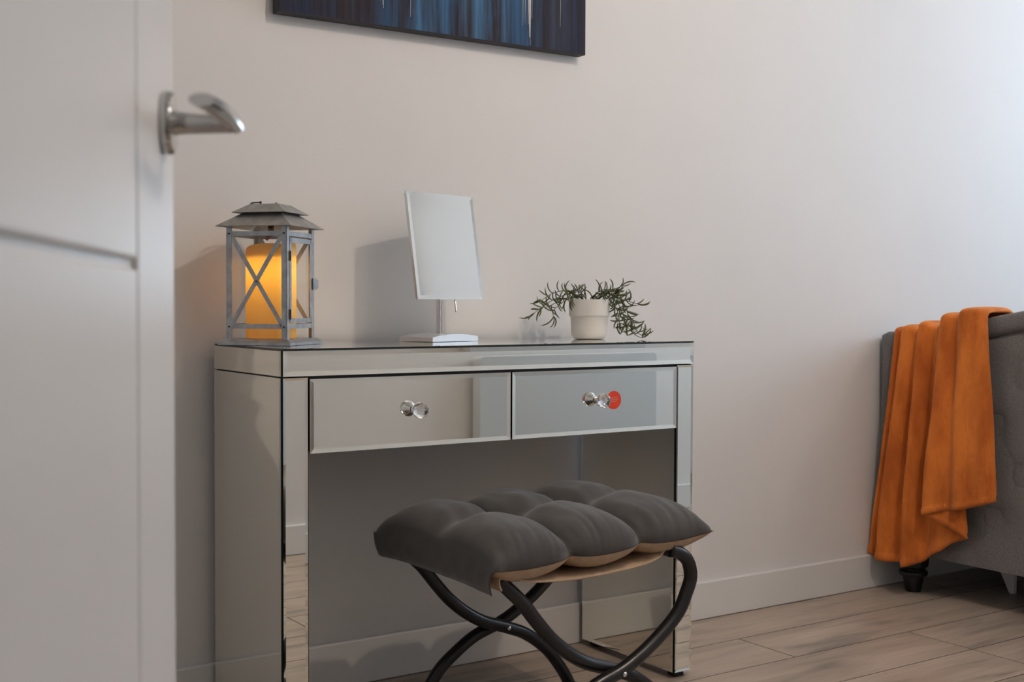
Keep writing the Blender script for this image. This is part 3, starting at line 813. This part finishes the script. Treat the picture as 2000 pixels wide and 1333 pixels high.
for yy in (2.40-1.82, 1.24-1.82):
    bm = NB(); lathe(bm, [(.0215, 0), (.0235, .003), (.0305, .043), (.031, .046), (.039, .049), (.0425, .055), (.0415, .062), (.036, .066), (.0345, .070), (.037, .074), (.043, .079), (.0445, .090), (.0445, .1205)], 36, (.052, yy, 0))
    link('leg', bm, m_leg, bed, smooth=True)
for s in (-1, 1):
    bm = NB(); ya, yb = sorted((s*(hw-.01), s*(hw-.05))); box(bm, .089, 2.0, ya, yb, .13, .40, .01, 2); link('side_rail', bm, m_bed, bed)
bm = NB(); box(bm, .10, 2.0, -hw+.05, hw-.05, .25, .40, .01, 2); link('bed_base', bm, m_bed, bed)
bm = NB(); box(bm, 2.0, 2.09, -hw, hw, .12, 1.15, .02, 3); link('headboard', bm, m_bed, bed)
# white slanted support under the bed base
bm = NB()
a = [bm.verts.new(p) for p in ((.262, .386, .255), (.262, .53, .255), (.29, .53, .255), (.29, .386, .255))]
b_ = [bm.verts.new(p) for p in ((.266, .386, 0.0), (.266, .402, 0.0), (.284, .402, 0.0), (.284, .386, 0.0))]
for k in range(4): bm.faces.new((a[k], a[(k+1) % 4], b_[(k+1) % 4], b_[k]))
bm.faces.new(a[::-1]); bm.faces.new(b_)
bmesh.ops.bevel(bm, geom=list(bm.edges), offset=.003, segments=1, affect='EDGES')
link('support_leg', bm, m_white, bed)['label'] = 'white tapered support leg'

# ------------------------------------------------------------------ throw over the footboard
#        y_top   y_bot   x_top   x_bot   z_hem      (distances in front of the board face)
TC = [(2.425, 2.508, .004, .004, .112), (2.418, 2.498, .012, .020, .106), (2.408, 2.480, .004, .008, .103), (2.398, 2.468, .006, .010, .100), (2.388, 2.455, .018, .046, .098),
      (2.370, 2.425, .016, .038, .097), (2.350, 2.392, .004, .012, .099), (2.336, 2.366, .008, .026, .098), (2.320, 2.345, .028, .064, .098), (2.303, 2.328, .012, .046, .104), (2.288, 2.305, .002, .008, .118), (2.274, 2.275, .006, .016, .140),
      (2.258, 2.235, .010, .022, .162), (2.236, 2.200, .018, .024, .188), (2.215, 2.160, .012, .020, .205), (2.212, 2.150, .020, .034, .210), (2.225, 2.185, .024, .044, .232),
      (2.236, 2.240, .026, .048, .252), (2.240, 2.268, .036, .062, .262), (2.228, 2.258, .044, .074, .266), (2.206, 2.225, .034, .056, .278), (2.188, 2.190, .030, .046, .285), (2.170, 2.160, .046, .066, .292),
      (2.152, 2.130, .044, .052, .300), (2.136, 2.100, .040, .048, .310), (2.118, 2.072, .030, .042, .320), (2.108, 2.060, .012, .022, .326)]
NS, NT = 260, 130
def ci(k):
    return [p.x for p in crom([(q[k], 0, 0) for q in TC], NS)]
cyt, cyb, cxt, cxb, czh = (ci(k) for k in range(5))
def thr(u, v):
    i = round(u*NS)
    yt = cyt[i]; zt = btop(yt-1.82)+.006+cxt[i]*.62
    a0, a1 = .14, .30                     # rear drop / over the top / front drop
    xf, xr = -.008-cxt[i], .102
    if v < a0:
        t_ = v/a0; return Vector((xr, yt+.01*(1-t_), zt-.02-.11*(1-t_)))
    if v < a1:
        t_ = (v-a0)/(a1-a0); cs = math.cos(PI*t_); e_ = .55
        return Vector(((xr+xf)/2+(xr-xf)/2*math.copysign(abs(cs)**e_, cs), yt, zt-.02+.02*abs(math.sin(PI*t_))**e_))
    t_ = (v-a1)/(1-a1); s_ = t_**.9
    y_ = yt+(cyb[i]-yt)*(.25*t_+.75*t_*t_*(3-2*t_)*.5+.375*t_)
    x_ = xf+(-.010-cxb[i]-xf)*min(1, t_*1.4)**.8
    z_ = zt-.02+(czh[i]-(zt-.02))*t_
    x_ += .006*noise.noise(Vector((y_*16, z_*4.5, 2.1)))*min(1, t_*2)+.0012*noise.noise(Vector((y_*70, z_*50, 4.)))
    y_ += .016*noise.noise(Vector((u*5, z_*4, 7.7)))*t_*(1-t_)*2.2
    if t_ > .965:                         # rolled hem
        x_ -= .0045*math.sin(PI*(t_-.965)/.035)
    return Vector((x_, min(y_, YB-.008), z_))
bm = NB(); grid(bm, NS, NT, thr)
for v_ in bm.verts: v_.co.x += BX
tw = link('throw_blanket', bm, m_throw, smooth='all')
tag(tw, 'orange fleece throw draped over the grey footboard', 'blanket')
solid(tw, .006, 0)
